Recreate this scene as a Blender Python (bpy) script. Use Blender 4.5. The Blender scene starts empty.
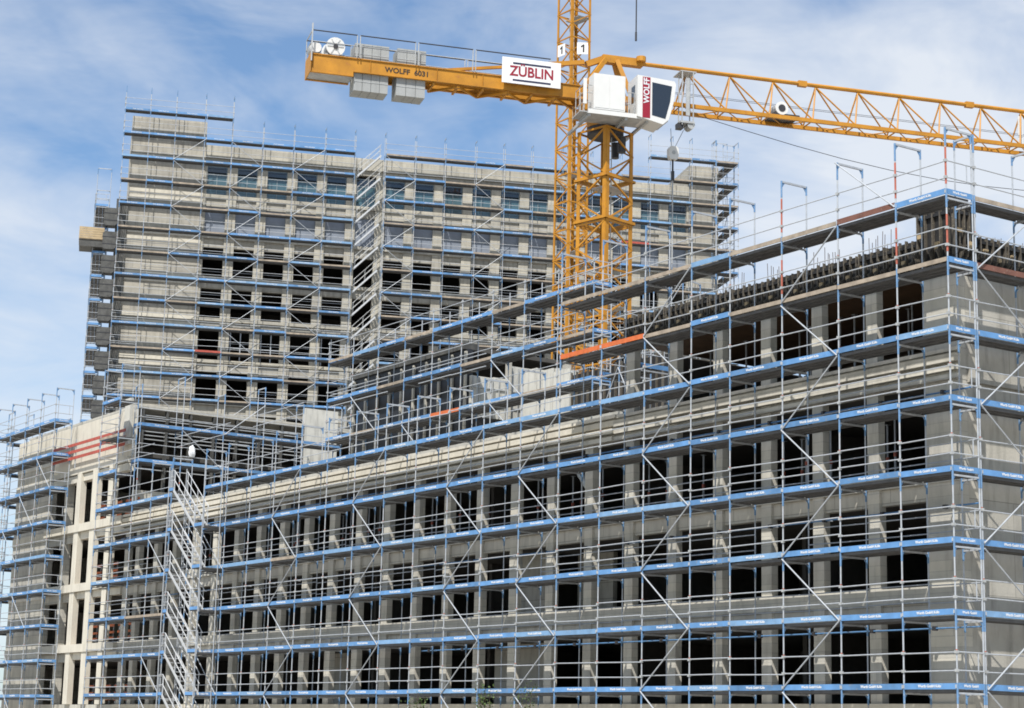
import bpy, math, random
from mathutils import Vector, Matrix
R = math.radians
random.seed(7)
scene = bpy.context.scene
COL = scene.collection
GROUND = -3.2                      # ground level; the lowest scaffold deck of the front facade is z = 0
# ------------------------------------------------------------------ materials
MATS = {}
def new_mat(name):
    m = bpy.data.materials.new(name); m.use_nodes = True
    MATS[name] = m
    nt = m.node_tree
    return m, nt, nt.nodes['Principled BSDF']
def N(nt, typ, **kw):
    n = nt.nodes.new(typ)
    for k, v in kw.items():
        if k.startswith('i_'): n.inputs[k[2:].replace('_', ' ')].default_value = v
        else: setattr(n, k, v)
    return n
def L(nt, a, b): nt.links.new(a, b)
def mixc(nt, fac, a, b, mode='MIX'):
    n = nt.nodes.new('ShaderNodeMix'); n.data_type = 'RGBA'; n.blend_type = mode
    for sock, val in ((n.inputs[0], fac), (n.inputs[6], a), (n.inputs[7], b)):
        if hasattr(val, 'is_linked'): nt.links.new(val, sock)
        else: sock.default_value = val if not isinstance(val, tuple) else (*val, 1)[:4]
    return n.outputs[2]
def ramp(nt, src, a, b, lo=0.0, hi=1.0):
    n = nt.nodes.new('ShaderNodeMapRange'); n.inputs[1].default_value = a; n.inputs[2].default_value = b
    n.inputs[3].default_value = lo; n.inputs[4].default_value = hi
    nt.links.new(src, n.inputs[0]); return n.outputs[0]
def noise(nt, vec, scale, detail=4, sc=(1, 1, 1), rough=.55):
    mp = nt.nodes.new('ShaderNodeMapping'); mp.inputs['Scale'].default_value = sc
    nt.links.new(vec, mp.inputs[0])
    n = nt.nodes.new('ShaderNodeTexNoise'); n.inputs['Scale'].default_value = scale
    n.inputs['Detail'].default_value = detail; n.inputs['Roughness'].default_value = rough
    nt.links.new(mp.outputs[0], n.inputs['Vector']); return n.outputs['Fac']
def concrete(name, light, dark, joints=None, stain=.35, rough=.9, object_space=False, joint_dark=.55):
    m, nt, p = new_mat(name)
    if object_space: pos = N(nt, 'ShaderNodeTexCoord').outputs['Object']
    else: pos = N(nt, 'ShaderNodeNewGeometry').outputs['Position']
    n1 = noise(nt, pos, .55, 7, (1, 1, 1), .68)
    col = mixc(nt, ramp(nt, n1, .3, .7), light, dark)
    n2 = noise(nt, pos, 2.2, 4, (1.6, 1.6, .25))                      # run-off streaks
    col = mixc(nt, ramp(nt, n2, .48, .72, 0, min(1, stain * 1.25)), col, tuple(c * .45 for c in dark))
    n3 = noise(nt, pos, 9, 3)
    col = mixc(nt, ramp(nt, n3, .3, .8, 0, .35), col, tuple(c * .8 for c in light))
    if joints:
        bw, bh = joints
        sx = N(nt, 'ShaderNodeSeparateXYZ'); L(nt, pos, sx.inputs[0])
        ad = N(nt, 'ShaderNodeMath', operation='ADD'); L(nt, sx.outputs[0], ad.inputs[0]); L(nt, sx.outputs[1], ad.inputs[1])
        cb = N(nt, 'ShaderNodeCombineXYZ'); L(nt, ad.outputs[0], cb.inputs[0]); L(nt, sx.outputs[2], cb.inputs[1])
        br = N(nt, 'ShaderNodeTexBrick'); br.offset = .5
        br.inputs['Scale'].default_value = 1; br.inputs['Brick Width'].default_value = bw; br.inputs['Row Height'].default_value = bh
        br.inputs['Mortar Size'].default_value = .014; br.inputs['Mortar Smooth'].default_value = .3
        br.inputs['Color1'].default_value = (.86, .86, .86, 1); br.inputs['Color2'].default_value = (1.10, 1.08, 1.04, 1)
        br.inputs['Mortar'].default_value = (joint_dark,) * 3 + (1,)
        L(nt, cb.outputs[0], br.inputs['Vector'])
        col = mixc(nt, 1.0, col, br.outputs['Color'], 'MULTIPLY')
    L(nt, col, p.inputs['Base Color']); p.inputs['Roughness'].default_value = rough
    b = N(nt, 'ShaderNodeBump'); b.inputs['Strength'].default_value = .35; b.inputs['Distance'].default_value = .02
    L(nt, noise(nt, pos, 14, 5), b.inputs['Height']); L(nt, b.outputs[0], p.inputs['Normal'])
    return m
def paint(name, c, rough=.5, metal=0.0, var=.25, scale=3.0, wear=None, spec=.4):
    m, nt, p = new_mat(name)
    pos = N(nt, 'ShaderNodeNewGeometry').outputs['Position']
    col = mixc(nt, ramp(nt, noise(nt, pos, scale, 4), .3, .75, 0, 1), c, tuple(x * (1 - var) for x in c))
    if wear:
        col = mixc(nt, ramp(nt, noise(nt, pos, scale * 4, 5), .6, .7, 0, .7), col, wear)
    L(nt, col, p.inputs['Base Color'])
    p.inputs['Roughness'].default_value = rough; p.inputs['Metallic'].default_value = metal
    p.inputs['Specular IOR Level'].default_value = spec
    return m
concrete('concrete', (.48, .465, .415), (.34, .325, .29), (2.4, .62))
concrete('concrete_pier', (.53, .51, .455), (.40, .385, .34), (3.1, .31), stain=.3, joint_dark=.8)
concrete('concrete_end_wall', (.49, .47, .42), (.35, .335, .295), (2.6, 2.75), stain=.5)
concrete('concrete_precast', (.58, .545, .46), (.46, .43, .365), None, stain=.25)
concrete('concrete_tower', (.39, .372, .325), (.285, .27, .24), (2.5, .58), object_space=True, stain=.4, joint_dark=.6)
concrete('concrete_tower_pier', (.44, .42, .365), (.32, .305, .265), (2.2, .42), object_space=True, joint_dark=.75)
concrete('concrete_inside_shade', (.085, .08, .072), (.05, .047, .043), None)  # much darker copy of the concrete; interior shade put into the colour
concrete('panel_white', (.56, .55, .50), (.42, .41, .37), None, stain=.5)
concrete('ballast_concrete', (.33, .34, .335), (.25, .26, .26), None, stain=.2)
paint('galvanised', (.42, .445, .475), .55, .25, .25, 6)
paint('aluminium', (.50, .51, .52), .5, .3, .12, 6)
paint('blue_paint', (.115, .27, .525), .5, 0, .35, 2.5, wear=(.17, .29, .45))
paint('blue_faded', (.18, .325, .52), .6, 0, .35, 2.5, wear=(.27, .35, .43))
paint('blue_dirty', (.095, .22, .42), .6, 0, .4, 2.5, wear=(.20, .22, .24))
paint('blue_post', (.13, .25, .43), .5, .1, .3, 6, wear=(.4, .45, .5))
paint('red_paint', (.40, .075, .05), .6, 0, .4, 5, wear=(.33, .18, .14))
paint('red_post', (.42, .12, .08), .6, .1, .3, 6)
paint('brown_board', (.17, .075, .055), .75, 0, .4, 3, wear=(.22, .15, .12))
paint('orange_paint', (.55, .13, .035), .55, 0, .3, 5)
paint('deck_steel', (.115, .115, .118), .6, .3, .4, 3)
paint('wood_board', (.36, .30, .235), .85, 0, .5, 2.5, wear=(.22, .19, .16))
paint('plywood_dark', (.13, .075, .04), .7, 0, .4, 2)
paint('wood_pale', (.42, .32, .19), .8, 0, .3, 2)
paint('lettering_white', (.60, .62, .65), .5, 0, .03)
paint('formwork_black', (.020, .020, .021), .6, 0, .4, 3, wear=(.06, .055, .05))
paint('formwork_rib', (.12, .105, .085), .6, .1, .5, 6, wear=(.36, .32, .24))
paint('rebar', (.16, .13, .12), .7, .5, .4, 8)
paint('crane_yellow', (.475, .212, .016), .55, 0, .35, 1.1, wear=(.33, .13, .025))
paint('crane_white', (.60, .60, .585), .4, 0, .06, 2)
paint('crane_grey', (.42, .43, .43), .5, .2, .3, 3)
paint('crane_dark', (.045, .045, .05), .5, .2, .3, 3)
paint('sign_white', (.66, .66, .66), .4, 0, .03)
paint('logo_red', (.24, .008, .024), .5, 0, .02)
paint('logo_navy', (.018, .02, .055), .5, 0, .02)
paint('text_black', (.02, .017, .015), .6, 0, .02)
paint('foil_dark', (.022, .024, .030), .45, 0, .4, 1.5)
paint('tarp_grey', (.085, .085, .08), .6, 0, .6, 2.5, wear=(.17, .16, .14))
paint('tarp_white', (.66, .67, .68), .6, 0, .08)
paint('shutter_grey', (.20, .225, .27), .55, 0, .2, 1.5)
paint('window_frame', (.19, .235, .26), .45, .2, .1)
paint('duct_grey', (.50, .54, .55), .45, .3, .2)
paint('leaf', (.075, .125, .03), .55, 0, .4, 6)
paint('bark', (.12, .09, .06), .9, 0, .3, 6)
def mk_glass(name, c, r=.06):
    m, nt, p = new_mat(name)
    p.inputs['Base Color'].default_value = (*c, 1); p.inputs['Roughness'].default_value = r
    p.inputs['Specular IOR Level'].default_value = .9
    return m
mk_glass('window_glass', (.055, .105, .125)); mk_glass('cab_glass', (.02, .024, .03), .04)
def mk_ground():
    m, nt, p = new_mat('ground_dirt')
    pos = N(nt, 'ShaderNodeNewGeometry').outputs['Position']
    col = mixc(nt, ramp(nt, noise(nt, pos, .15, 6), .35, .65), (.50, .46, .39), (.36, .33, .28))
    col = mixc(nt, ramp(nt, noise(nt, pos, 3, 6), .45, .7, 0, .6), col, (.27, .25, .21))
    L(nt, col, p.inputs['Base Color']); p.inputs['Roughness'].default_value = .95
mk_ground()
# ------------------------------------------------------------------ mesh builder
class MB:
    def __init__(s): s.v = []; s.f = []; s.m = []
    def quadbox(s, c, a, b, d, m):
        c = Vector(c); a = Vector(a); b = Vector(b); d = Vector(d); i = len(s.v)
        for sz in (-1, 1):
            for sx, sy in ((-1, -1), (1, -1), (1, 1), (-1, 1)):
                s.v.append(tuple(c + a * sx + b * sy + d * sz))
        fs = [(0, 3, 2, 1), (4, 5, 6, 7), (0, 1, 5, 4), (1, 2, 6, 5), (2, 3, 7, 6), (3, 0, 4, 7)]
        if a.cross(b).dot(d) < 0: fs = [f[::-1] for f in fs]
        s.f += [tuple(i + k for k in f) for f in fs]; s.m += [m] * 6
        return s
    def box(s, x0, x1, y0, y1, z0, z1, m):
        return s.quadbox(((x0 + x1) / 2, (y0 + y1) / 2, (z0 + z1) / 2), ((x1 - x0) / 2, 0, 0), (0, (y1 - y0) / 2, 0), (0, 0, (z1 - z0) / 2), m)
    def tube(s, p, q, r, m, n=6, r2=None, caps=True):
        p = Vector(p); q = Vector(q); d = (q - p)
        if d.length < 1e-6: return s
        d.normalize(); up = Vector((0, 0, 1)) if abs(d.z) < .9 else Vector((1, 0, 0))
        a = d.cross(up).normalized(); b = d.cross(a); i = len(s.v); r2 = r if r2 is None else r2
        for pt, rr in ((p, r), (q, r2)):
            for k in range(n):
                t = 2 * math.pi * k / n
                s.v.append(tuple(pt + a * math.cos(t) * rr + b * math.sin(t) * rr))
        for k in range(n):
            s.f.append((i + k, i + n + k, i + n + (k + 1) % n, i + (k + 1) % n)); s.m.append(m)
        if caps:
            s.f.append(tuple(i + k for k in range(n))); s.m.append(m)
            s.f.append(tuple(i + n + k for k in reversed(range(n)))); s.m.append(m)
        return s
    def bar(s, p, q, w, h, m, up=(0, 0, 1)):
        p = Vector(p); q = Vector(q); d = q - p
        u = Vector(up)
        if abs(d.normalized().dot(u)) > .95: u = Vector((1, 0, 0))
        a = d.cross(u).normalized() * w / 2; b = a.cross(d).normalized() * h / 2
        return s.quadbox((p + q) / 2, d / 2, a, b, m)
    def prism(s, pts, ext, m, mcap=None):
        pts = [Vector(p) for p in pts]; e = Vector(ext); i = len(s.v); n = len(pts)
        nr = Vector((0, 0, 0))
        for k in range(n): nr += pts[k].cross(pts[(k + 1) % n])
        if nr.dot(e) < 0: pts = pts[::-1]
        s.v += [tuple(p) for p in pts] + [tuple(p + e) for p in pts]
        s.f.append(tuple(i + k for k in reversed(range(n)))); s.f.append(tuple(i + n + k for k in range(n)))
        s.m += [m, m]
        for k in range(n):
            s.f.append((i + k, i + (k + 1) % n, i + n + (k + 1) % n, i + n + k)); s.m.append(m)
        return s
    def path(s, pts, r, m, n=6):
        for a, b in zip(pts[:-1], pts[1:]): s.tube(a, b, r, m, n)
        return s
    def raw(s, vs, fs, m, M=None):
        i = len(s.v)
        for v in vs:
            v = Vector(v)
            s.v.append(tuple(M @ v if M is not None else v))
        s.f += [tuple(i + k for k in f) for f in fs]; s.m += [m] * len(fs); return s
    def add(s, o, M):
        i = len(s.v)
        s.v += [tuple(M @ Vector(v)) for v in o.v]; s.f += [tuple(i + k for k in f) for f in o.f]; s.m += o.m; return s
    def mesh(s, name):
        me = bpy.data.meshes.new(name); me.from_pydata(s.v, [], s.f)
        names = list(dict.fromkeys(s.m))
        for n in names: me.materials.append(MATS[n])
        me.polygons.foreach_set('material_index', [names.index(x) for x in s.m])
        me.update(); return me
def obj(name, mesh, parent=None, loc=(0, 0, 0), rz=0.0):
    if isinstance(mesh, MB): mesh = mesh.mesh(name)
    o = bpy.data.objects.new(name, mesh); COL.objects.link(o)
    o.location = loc; o.rotation_euler = (0, 0, rz)
    if parent is not None: o.parent = parent
    return o
def tag(o, label=None, cat=None, group=None, kind=None):
    if label: o['label'] = label
    if cat: o['category'] = cat
    if group: o['group'] = group
    if kind: o['kind'] = kind
    return o
def thing(name, label, cat, loc=(0, 0, 0), rz=0.0, group=None):
    o = bpy.data.objects.new(name, None); COL.objects.link(o); o.empty_display_size = .3
    o.location = loc; o.rotation_euler = (0, 0, rz)
    return tag(o, label, cat, group)
def copy_tree(o, parent=None):
    c = o.copy(); COL.objects.link(c)
    if parent is not None: c.parent = parent
    for ch in list(o.children): copy_tree(ch, c)
    return c
TXT = {}
def text_geo(body, size, res=2, align='CENTER', spacing=1.0):
    key = (body, size, res, align, spacing)
    if key not in TXT:
        cu = bpy.data.curves.new('txt', 'FONT'); cu.body = body; cu.size = size; cu.resolution_u = res
        cu.align_x = align; cu.align_y = 'CENTER'; cu.extrude = .004; cu.offset = size * .022; cu.space_character = spacing
        o = bpy.data.objects.new('txt', cu); COL.objects.link(o)
        bpy.context.view_layer.update()
        me = bpy.data.meshes.new_from_object(o.evaluated_get(bpy.context.evaluated_depsgraph_get()))
        TXT[key] = ([tuple(v.co) for v in me.vertices], [tuple(p.vertices) for p in me.polygons])
        bpy.data.objects.remove(o); bpy.data.curves.remove(cu); bpy.data.meshes.remove(me)
    return TXT[key]
FACE = Matrix(((1, 0, 0, 0), (0, 0, -1, 0), (0, 1, 0, 0), (0, 0, 0, 1)))       # text lying in xy -> standing, facing -y
# ------------------------------------------------------------------ camera (solved from the photograph)
CAM = Vector((37.0448443, -39.7046552, -1.53760736)); YAW, PITCH, ROLL, FPX = -.980318673, .196938388, .0236248821, 1913.32191
fw = Vector((math.sin(YAW) * math.cos(PITCH), math.cos(YAW) * math.cos(PITCH), math.sin(PITCH)))
rt = Vector((math.cos(YAW), -math.sin(YAW), 0)); up_ = rt.cross(fw)
rt2 = rt * math.cos(ROLL) + up_ * math.sin(ROLL); up2 = -rt * math.sin(ROLL) + up_ * math.cos(ROLL)
cd = bpy.data.cameras.new('camera'); cam = bpy.data.objects.new('camera', cd); COL.objects.link(cam)
M = Matrix((rt2, up2, -fw)).transposed().to_4x4(); M.translation = CAM; cam.matrix_world = M
cd.sensor_width = 36; cd.lens = 36 * FPX / 1024; cd.clip_start = .5; cd.clip_end = 6000
scene.camera = cam
# ------------------------------------------------------------------ sun and sky
EL, AZ = R(55), R(-51.5)                                       # azimuth measured from +x towards +y
sv = Vector((math.cos(EL) * math.cos(AZ), math.cos(EL) * math.sin(AZ), math.sin(EL)))
sd = bpy.data.lights.new('sun', 'SUN'); so = bpy.data.objects.new('sun', sd); COL.objects.link(so)
sd.energy = 4.9; sd.angle = R(.5); sd.color = (1, .96, .90); so.rotation_euler = sv.to_track_quat('Z', 'Y').to_euler(); so.location = (60, -60, 90)
w = bpy.data.worlds.new('World'); scene.world = w; w.use_nodes = True
nt = w.node_tree; bg = nt.nodes['Background']
sky = nt.nodes.new('ShaderNodeTexSky'); sky.sky_type = 'NISHITA'; sky.sun_disc = False
sky.sun_elevation = EL; sky.sun_rotation = math.atan2(sv.x, sv.y); sky.air_density = 1.0; sky.dust_density = .6; sky.ozone_density = 1.2
tc = nt.nodes.new('ShaderNodeTexCoord')
def wnoise(scale, sc, detail, rough, loc=(0, 0, 0), dist=0.0):
    mp = nt.nodes.new('ShaderNodeMapping'); mp.inputs['Scale'].default_value = sc; mp.inputs['Location'].default_value = loc
    mp.inputs['Rotation'].default_value = (0, 0, R(-30))
    nt.links.new(tc.outputs['Generated'], mp.inputs[0])
    n = nt.nodes.new('ShaderNodeTexNoise'); n.inputs['Scale'].default_value = scale; n.inputs['Detail'].default_value = detail
    n.inputs['Roughness'].default_value = rough; n.inputs['Distortion'].default_value = dist
    nt.links.new(mp.outputs[0], n.inputs['Vector']); return n.outputs['Fac']
c1 = wnoise(2.6, (1, 1, 2.2), 6, .55, (7.9, 3.14, 7.12), .35)
c2 = wnoise(9, (1, 1, 2.6), 5, .6, (8.56, 2.81, 6.91), .5)
mm = nt.nodes.new('ShaderNodeMath'); mm.operation = 'MULTIPLY_ADD'; nt.links.new(c2, mm.inputs[0]); mm.inputs[1].default_value = .38; nt.links.new(c1, mm.inputs[2])
cf = ramp(nt, mm.outputs[0], .555, .85, .08, .92)
cl = mixc(nt, cf, mixc(nt, 1.0, sky.outputs[0], (.70, .93, 1.10), 'MULTIPLY'), (6.0, 6.35, 6.85))
nt.links.new(cl, bg.inputs['Color']); bg.inputs['Strength'].default_value = .098
scene.view_settings.view_transform = 'Standard'; scene.view_settings.look = 'None'
scene.view_settings.exposure = 0.48; scene.view_settings.gamma = 1.0
scene.render.engine = 'CYCLES'
cy = scene.cycles; cy.max_bounces = 6; cy.diffuse_bounces = 3; cy.glossy_bounces = 3; cy.use_denoising = True
cy.filter_width = 1.75; cy.use_adaptive_sampling = True; cy.adaptive_threshold = .01
# ------------------------------------------------------------------ ground
g = MB(); g.box(-3000, 3000, -3000, 3000, GROUND - 1, GROUND, 'ground_dirt'); tag(obj('ground', g), kind='structure')
# ------------------------------------------------------------------ scaffolds
FIRM = 'Werth GmbH Köln'
TPL = {}
def tpl(key, fn):
    if key not in TPL: TPL[key] = [fn(), None]
    return TPL[key]
def t_deck(Lb, W):
    b = MB(); n = 3 if W > .85 else 2; pw = .30 if W > .85 else .31
    for k in range(n):
        y0 = .03 + k * pw
        b.box(.03, Lb - .03, y0 + .006, y0 + pw - .006, -.045, 0, 'deck_steel')
        for yy in (y0 + .012, y0 + pw - .032): b.box(.04, Lb - .04, yy, yy + .02, -.085, -.045, 'deck_steel')
    return b
def t_toe(Lb, colr):
    b = MB()
    if colr == 'wood_board': b.box(.02, Lb - .02, -.035, -.005, -.002, .125, colr)
    else:
        b.box(.03, Lb - .03, -.035, -.010, 0, .165, colr)
        for xx in (.0, Lb - .05): b.box(xx, xx + .05, -.042, -.036, .03, .13, 'galvanised')
    return b
def t_text(Lb, res):
    vs, fs = text_geo(FIRM, (.108 if Lb > 1.2 else .08), res)
    b = MB(); b.raw(vs, fs, 'lettering_white', Matrix.Translation((Lb / 2, -.0405, .085)) @ FACE); return b
def t_rail(Lb, y, hs):
    b = MB()
    for h in hs: b.tube((0, y, h), (Lb, y, h), .0195, 'galvanised', 5)
    return b
def t_brace(Lb, dz, up):
    b = MB(); z0, z1 = (0, dz) if up else (dz, 0)
    b.tube((0, -.06, z0), (Lb, -.06, z1), .023, 'galvanised', 6); return b
def t_frame(W, z0, top, levels, var):
    b = MB(); pcol = 'galvanised'
    for y in (0, W):
        b.tube((0, y, z0), (0, y, top), .025, 'galvanised', 6)
        b.box(-.08, .08, y - .08, y + .08, z0 - .001, z0 + .012, 'galvanised')
    for k, z in enumerate(levels):
        for y in (0, W):
            b.tube((0, y, z - .40), (0, y, z + .16), .031, 'blue_post', 6, caps=False)
        if y is not None:
            b.tube((0, 0, z - 1.02), (0, 0, z - .93), .030, 'red_post', 6, caps=False)
        b.bar((0, .03, z - .115), (0, W - .03, z - .115), .05, .05, 'galvanised')
        for s, y in ((1, .03), (-1, W - .03)):
            b.prism([(-.006, y, z - .14), (-.006, y + s * .08, z - .14), (-.006, y, z - .24)], (.012, 0, 0), 'blue_post')
        for h in (.5, 1.0):
            b.box(-.045, .045, -.05, .035, z + h - .04, z + h + .04, 'crane_grey')
        if var and z >= var:
            b.tube((0, 0, z + .3), (0, 0, z + 1.4), .030, 'red_post', 6, caps=False)
    if top - max(levels, default=z0) > 1.8:
        b.bar((0, 0, top - .03), (0, W, top - .03), .05, .06, 'galvanised')
        for s, y in ((1, .02), (-1, W - .02)):
            b.prism([(-.006, y, top - .06), (-.006, y + s * .12, top - .06), (-.006, y, top - .22)], (.012, 0, 0), 'blue_post')
        b.tube((0, 0, top - .55), (0, 0, top), .031, 'blue_post', 6); b.tube((0, W, top - .3), (0, W, top), .031, 'blue_post', 6)
    return b
def scaffold(name, label, origin, rz, posts, levels, tops=None, base=GROUND, W=1.06, toe=None, letter=True, braces=(),
             rail_z=None, inner=None, ends=(True, True), no_deck=(), group=None, red=None, top_rails=None, res=1, cap=100):
    """posts: x of each frame; levels(i) -> deck levels of bay i (relative to origin z)"""
    root = thing(name, label, 'scaffold', origin, rz, group)
    oz = origin[2]; ent = {}
    def put(part, key, fn, x, z, sub=None):
        ent.setdefault(part, []).append((key, fn, (x, 0, z), sub))
    nb = len(posts) - 1
    for i, x in enumerate(posts):
        lv = sorted(set((levels(i) if i < nb else []) + (levels(i - 1) if i > 0 else [])))
        top = tops(i) if tops else (max(lv) + 2 if lv else 0)
        b0 = (base(i) if callable(base) else base) - oz
        var = red(i) if red else None
        put('frame', ('frame', W, round(b0, 2), round(top, 2), tuple(lv), var), lambda W=W, b0=b0, top=top, lv=lv, var=var: t_frame(W, b0, top, lv, var), x, 0)
    for i in range(nb):
        x = posts[i]; Lb = round(posts[i + 1] - x, 3)
        for z in levels(i):
            if (i, z) in no_deck or (i, None) in no_deck: continue
            put('deck', ('deck', Lb, W), lambda Lb=Lb: t_deck(Lb, W), x, z)
            c = toe(i, z) if toe else 'blue_paint'
            if c:
                hv = random.Random(i * 131 + int(z) * 17 + len(name)).random()
                sub = (('text', Lb, res), lambda Lb=Lb: t_text(Lb, res)) if (letter and c == 'blue_paint' and hv < .9) else None
                if c == 'blue_paint': c = 'blue_faded' if hv > .72 else ('blue_dirty' if hv < .2 else c)
                put('toe_board', ('toe', Lb, c), lambda Lb=Lb, c=c: t_toe(Lb, c), x, z, sub)
        for z in levels(i) + ([t for t in (top_rails(i) if top_rails else [])]):
            hs = rail_z(i, z) if rail_z else (.5, 1.0)
            put('guardrail', ('rail', Lb, 0, hs), lambda Lb=Lb, hs=hs: t_rail(Lb, 0, hs), x, z)
            if inner and inner(i, z):
                put('inner_guardrail', ('rail', Lb, W, (.48, .98)), lambda Lb=Lb: t_rail(Lb, W, (.48, .98)), x, z)
    for (i, z, up) in braces:
        Lb = round(posts[i + 1] - posts[i], 3)
        put('brace', ('brace', Lb, up), lambda Lb=Lb, up=up: t_brace(Lb, 1.96, up), posts[i], z)
    for side, i, bi in ((0, 0, 0), (1, nb, nb - 1)):
        if ends[side]:
            for z in levels(bi):
                def fn(side=side):
                    b = MB()
                    if side and letter:
                        vs, fs = text_geo('Werth GmbH', .1, 1); b.raw(vs, fs, 'lettering_white', Matrix.Translation((.015, W / 2, .085)) @ Matrix.Rotation(R(90), 4, 'Z') @ FACE)
                    for h in (.5, 1.0): b.tube((0, 0, h), (0, W, h), .021, 'galvanised', 5)
                    b.tube((0, W * .80, .45), (0, W * .80, 1.0), .018, 'galvanised', 5)
                    b.box(-.012, .012, .03, W - .03, 0, .165, 'blue_paint'); 
                    return b
                put('end_guard', ('endg', W, side, letter), fn, posts[i], z)
    rot = Matrix.Rotation(rz, 4, 'Z'); O = Vector(origin)
    for part, lst in ent.items():
        if len(lst) > cap:
            lst.sort(key=lambda e: (O + rot @ Vector(e[2]) - CAM).length)
        rest = MB()
        for k, (key, fn, loc, sub) in enumerate(lst):
            t = tpl(key, fn)
            if k < cap - (1 if len(lst) > cap else 0):
                if t[1] is None: t[1] = t[0].mesh(part)
                o = obj(part, t[1], root, loc)
                jr = random.Random(k * 7 + len(part) + len(name) * 3)
                if part == 'toe_board':
                    o.location.z += jr.uniform(-.012, .018); o.rotation_euler = (jr.uniform(-.05, .05), jr.gauss(0, .0035), jr.gauss(0, .002))
                elif part in ('guardrail', 'inner_guardrail'):
                    o.location.z += jr.uniform(-.03, .03); o.rotation_euler = (0, jr.gauss(0, .006), 0)
                elif part == 'brace': o.location.z += jr.uniform(-.06, .06)
                elif part == 'frame': o.rotation_euler = (jr.gauss(0, .0008), jr.gauss(0, .0012), 0)
                elif part == 'deck': o.location.z -= jr.uniform(0, .012)
                if part == 'toe_board' and not t[0].m[0].startswith('blue'):
                    o['label'] = {'wood_board': 'weathered timber toe board', 'red_paint': 'rusty red toe board', 'orange_paint': 'orange toe board', 'brown_board': 'reddish brown toe board'}[t[0].m[0]]
                if sub:
                    s = tpl(*sub)
                    if s[1] is None: s[1] = s[0].mesh('lettering')
                    obj('lettering', s[1], o)
            else:
                rest.add(t[0], Matrix.Translation(loc))
                if sub: rest.add(tpl(*sub)[0], Matrix.Translation(loc))
        if rest.v: tag(obj(part, rest, root), kind='stuff')
    return root
def zigzag(bays, levels, start=True):
    out = []
    for i in bays:
        for k, z in enumerate(levels): out.append((i, z, (k % 2 == 0) == start))
    return out
rnd = random.Random(3)
# front scaffold along the long facade; x runs from the left end (-63) to the corner (0)
fx = [-63, -60.5, -58, -55.5, -53, -49, -46.5, -44, -41.5, -39, -36.5, -34, -31.5, -29, -26.5, -24, -21.5, -19, -16.5, -14, -11.5, -9.5, -7, -4.5, -2, 0]
NF = len(fx) - 1
i19 = fx.index(-19)
def f_lv(i):
    if fx[i] == -53: return []
    t = 14 if i >= i19 else 10
    if i == 0: t = 16
    return list(range(0, t + 1, 2))
def f_toe(i, z):
    x = fx[i]
    if z == 14: return 'brown_board' if x == -4.5 else ('blue_paint' if x in (-2, -11.5) else 'wood_board')
    if z == 12:
        if x in (-16.5, -19): return 'orange_paint'
        return 'blue_paint' if x == -11.5 or i == 0 else 'wood_board'
    if z == 4 and x in (-55.5, -58): return 'wood_board'
    if z == 6 and x == -41.5: return 'wood_board'
    return 'blue_paint'
fb = []
for xb in (-7, -14, -21.5, -26.5, -34, -41.5, -48.9):
    if xb in fx:
        i = fx.index(xb)
        fb += [(i, z, (z % 4) == 0) for z in ((-2, 0, 2, 4, 6, 8, 10, 12) if xb >= -19 else (-2, 0, 2, 4, 6, 8))]
for xb, zs in ((-55.5, (0, 6, -2)), (-49, (0, 6, -2))):
    fb += [(fx.index(xb), z, False) for z in zs]
fb += [(fx.index(-4.5), 14, False)]
scaffold('front_scaffold', 'long scaffold with blue lettered toe boards along the front facade',
         (0, 0, 0), 0, fx, f_lv, tops=lambda i: 18 if i <= 1 else (16 if i >= i19 else 12), toe=f_toe, braces=fb, no_deck=(),
         inner=lambda i, z: 2 <= z <= 8 and rnd.random() < .93, ends=(True, True), res=2,
         red=lambda i: 12 if fx[i] in (0, -2, -7) else None,
         top_rails=lambda i: [12] if i < i19 and i % 3 else [])
fs_ = bpy.data.objects['front_scaffold']
for z, x0 in ((5.2, -62), (8.55, -62), (1.75, -30)):
    b = MB(); b.tube((x0, 1.18, z), (-.15, 1.18, z), .026, 'blue_dirty', 6)
    x = x0 + .6
    while x < -.3:
        b.box(x - .05, x + .05, 1.10, 1.24, z - .06, z + .06, 'crane_dark'); b.tube((x, 1.1, z), (x, 1.5, z), .022, 'galvanised', 5); x += 2.5
    obj('ledger', b, fs_)
# scaffold on the right-hand end facade
ex = [1.14, 3.64, 6.14, 8.64, 11.14]
scaffold('end_scaffold', 'scaffold turning the corner along the plain concrete end wall at the right edge', (0.0, 0, 0), R(90), ex,
         lambda i: list(range(0, 15, 2)), tops=lambda i: 16, W=.73,
         toe=lambda i, z: 'wood_board' if z == 14 else ('brown_board' if z == 12 else 'blue_paint'),
         braces=[(0, z, z % 4 == 0) for z in range(-2, 14, 2)], ends=(False, True), res=2)
# scaffold standing on the lower roof
rx = [-47, -44.5, -42, -39.5, -37, -34.5, -32, -29.5, -27, -24.5]
scaffold('roof_scaffold', 'scaffold standing on the lower roof in front of the dark setback storey', (0, 5.5, 10.7), 0, rx,
         lambda i: [2, 4, 6], tops=lambda i: 7.1, base=10.2, W=.9,
         toe=lambda i, z: 'orange_paint' if (z == 2 and i == 4) else ('blue_paint' if (i * 7 + int(z)) % 3 else 'wood_board'),
         braces=[(3, 0, False), (6, 2, False), (6, 0, False), (1, 2, False)], res=1)
# scaffold of the wing behind the left end
wx = [1.2, 3.7, 6.2, 8.7, 11.2, 13.7]
scaffold('wing_scaffold', 'scaffold on the lower roof before the dark openings of the left wing', (-60.4, 0, 10.7), R(90), wx,
         lambda i: [2, 4], tops=lambda i: 6.3 + (i % 2) * .7, base=10.2, W=.9, toe=lambda i, z: 'blue_paint', braces=[(1, 2, False), (2, 4, True), (3, 0, True)], res=1)
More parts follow.
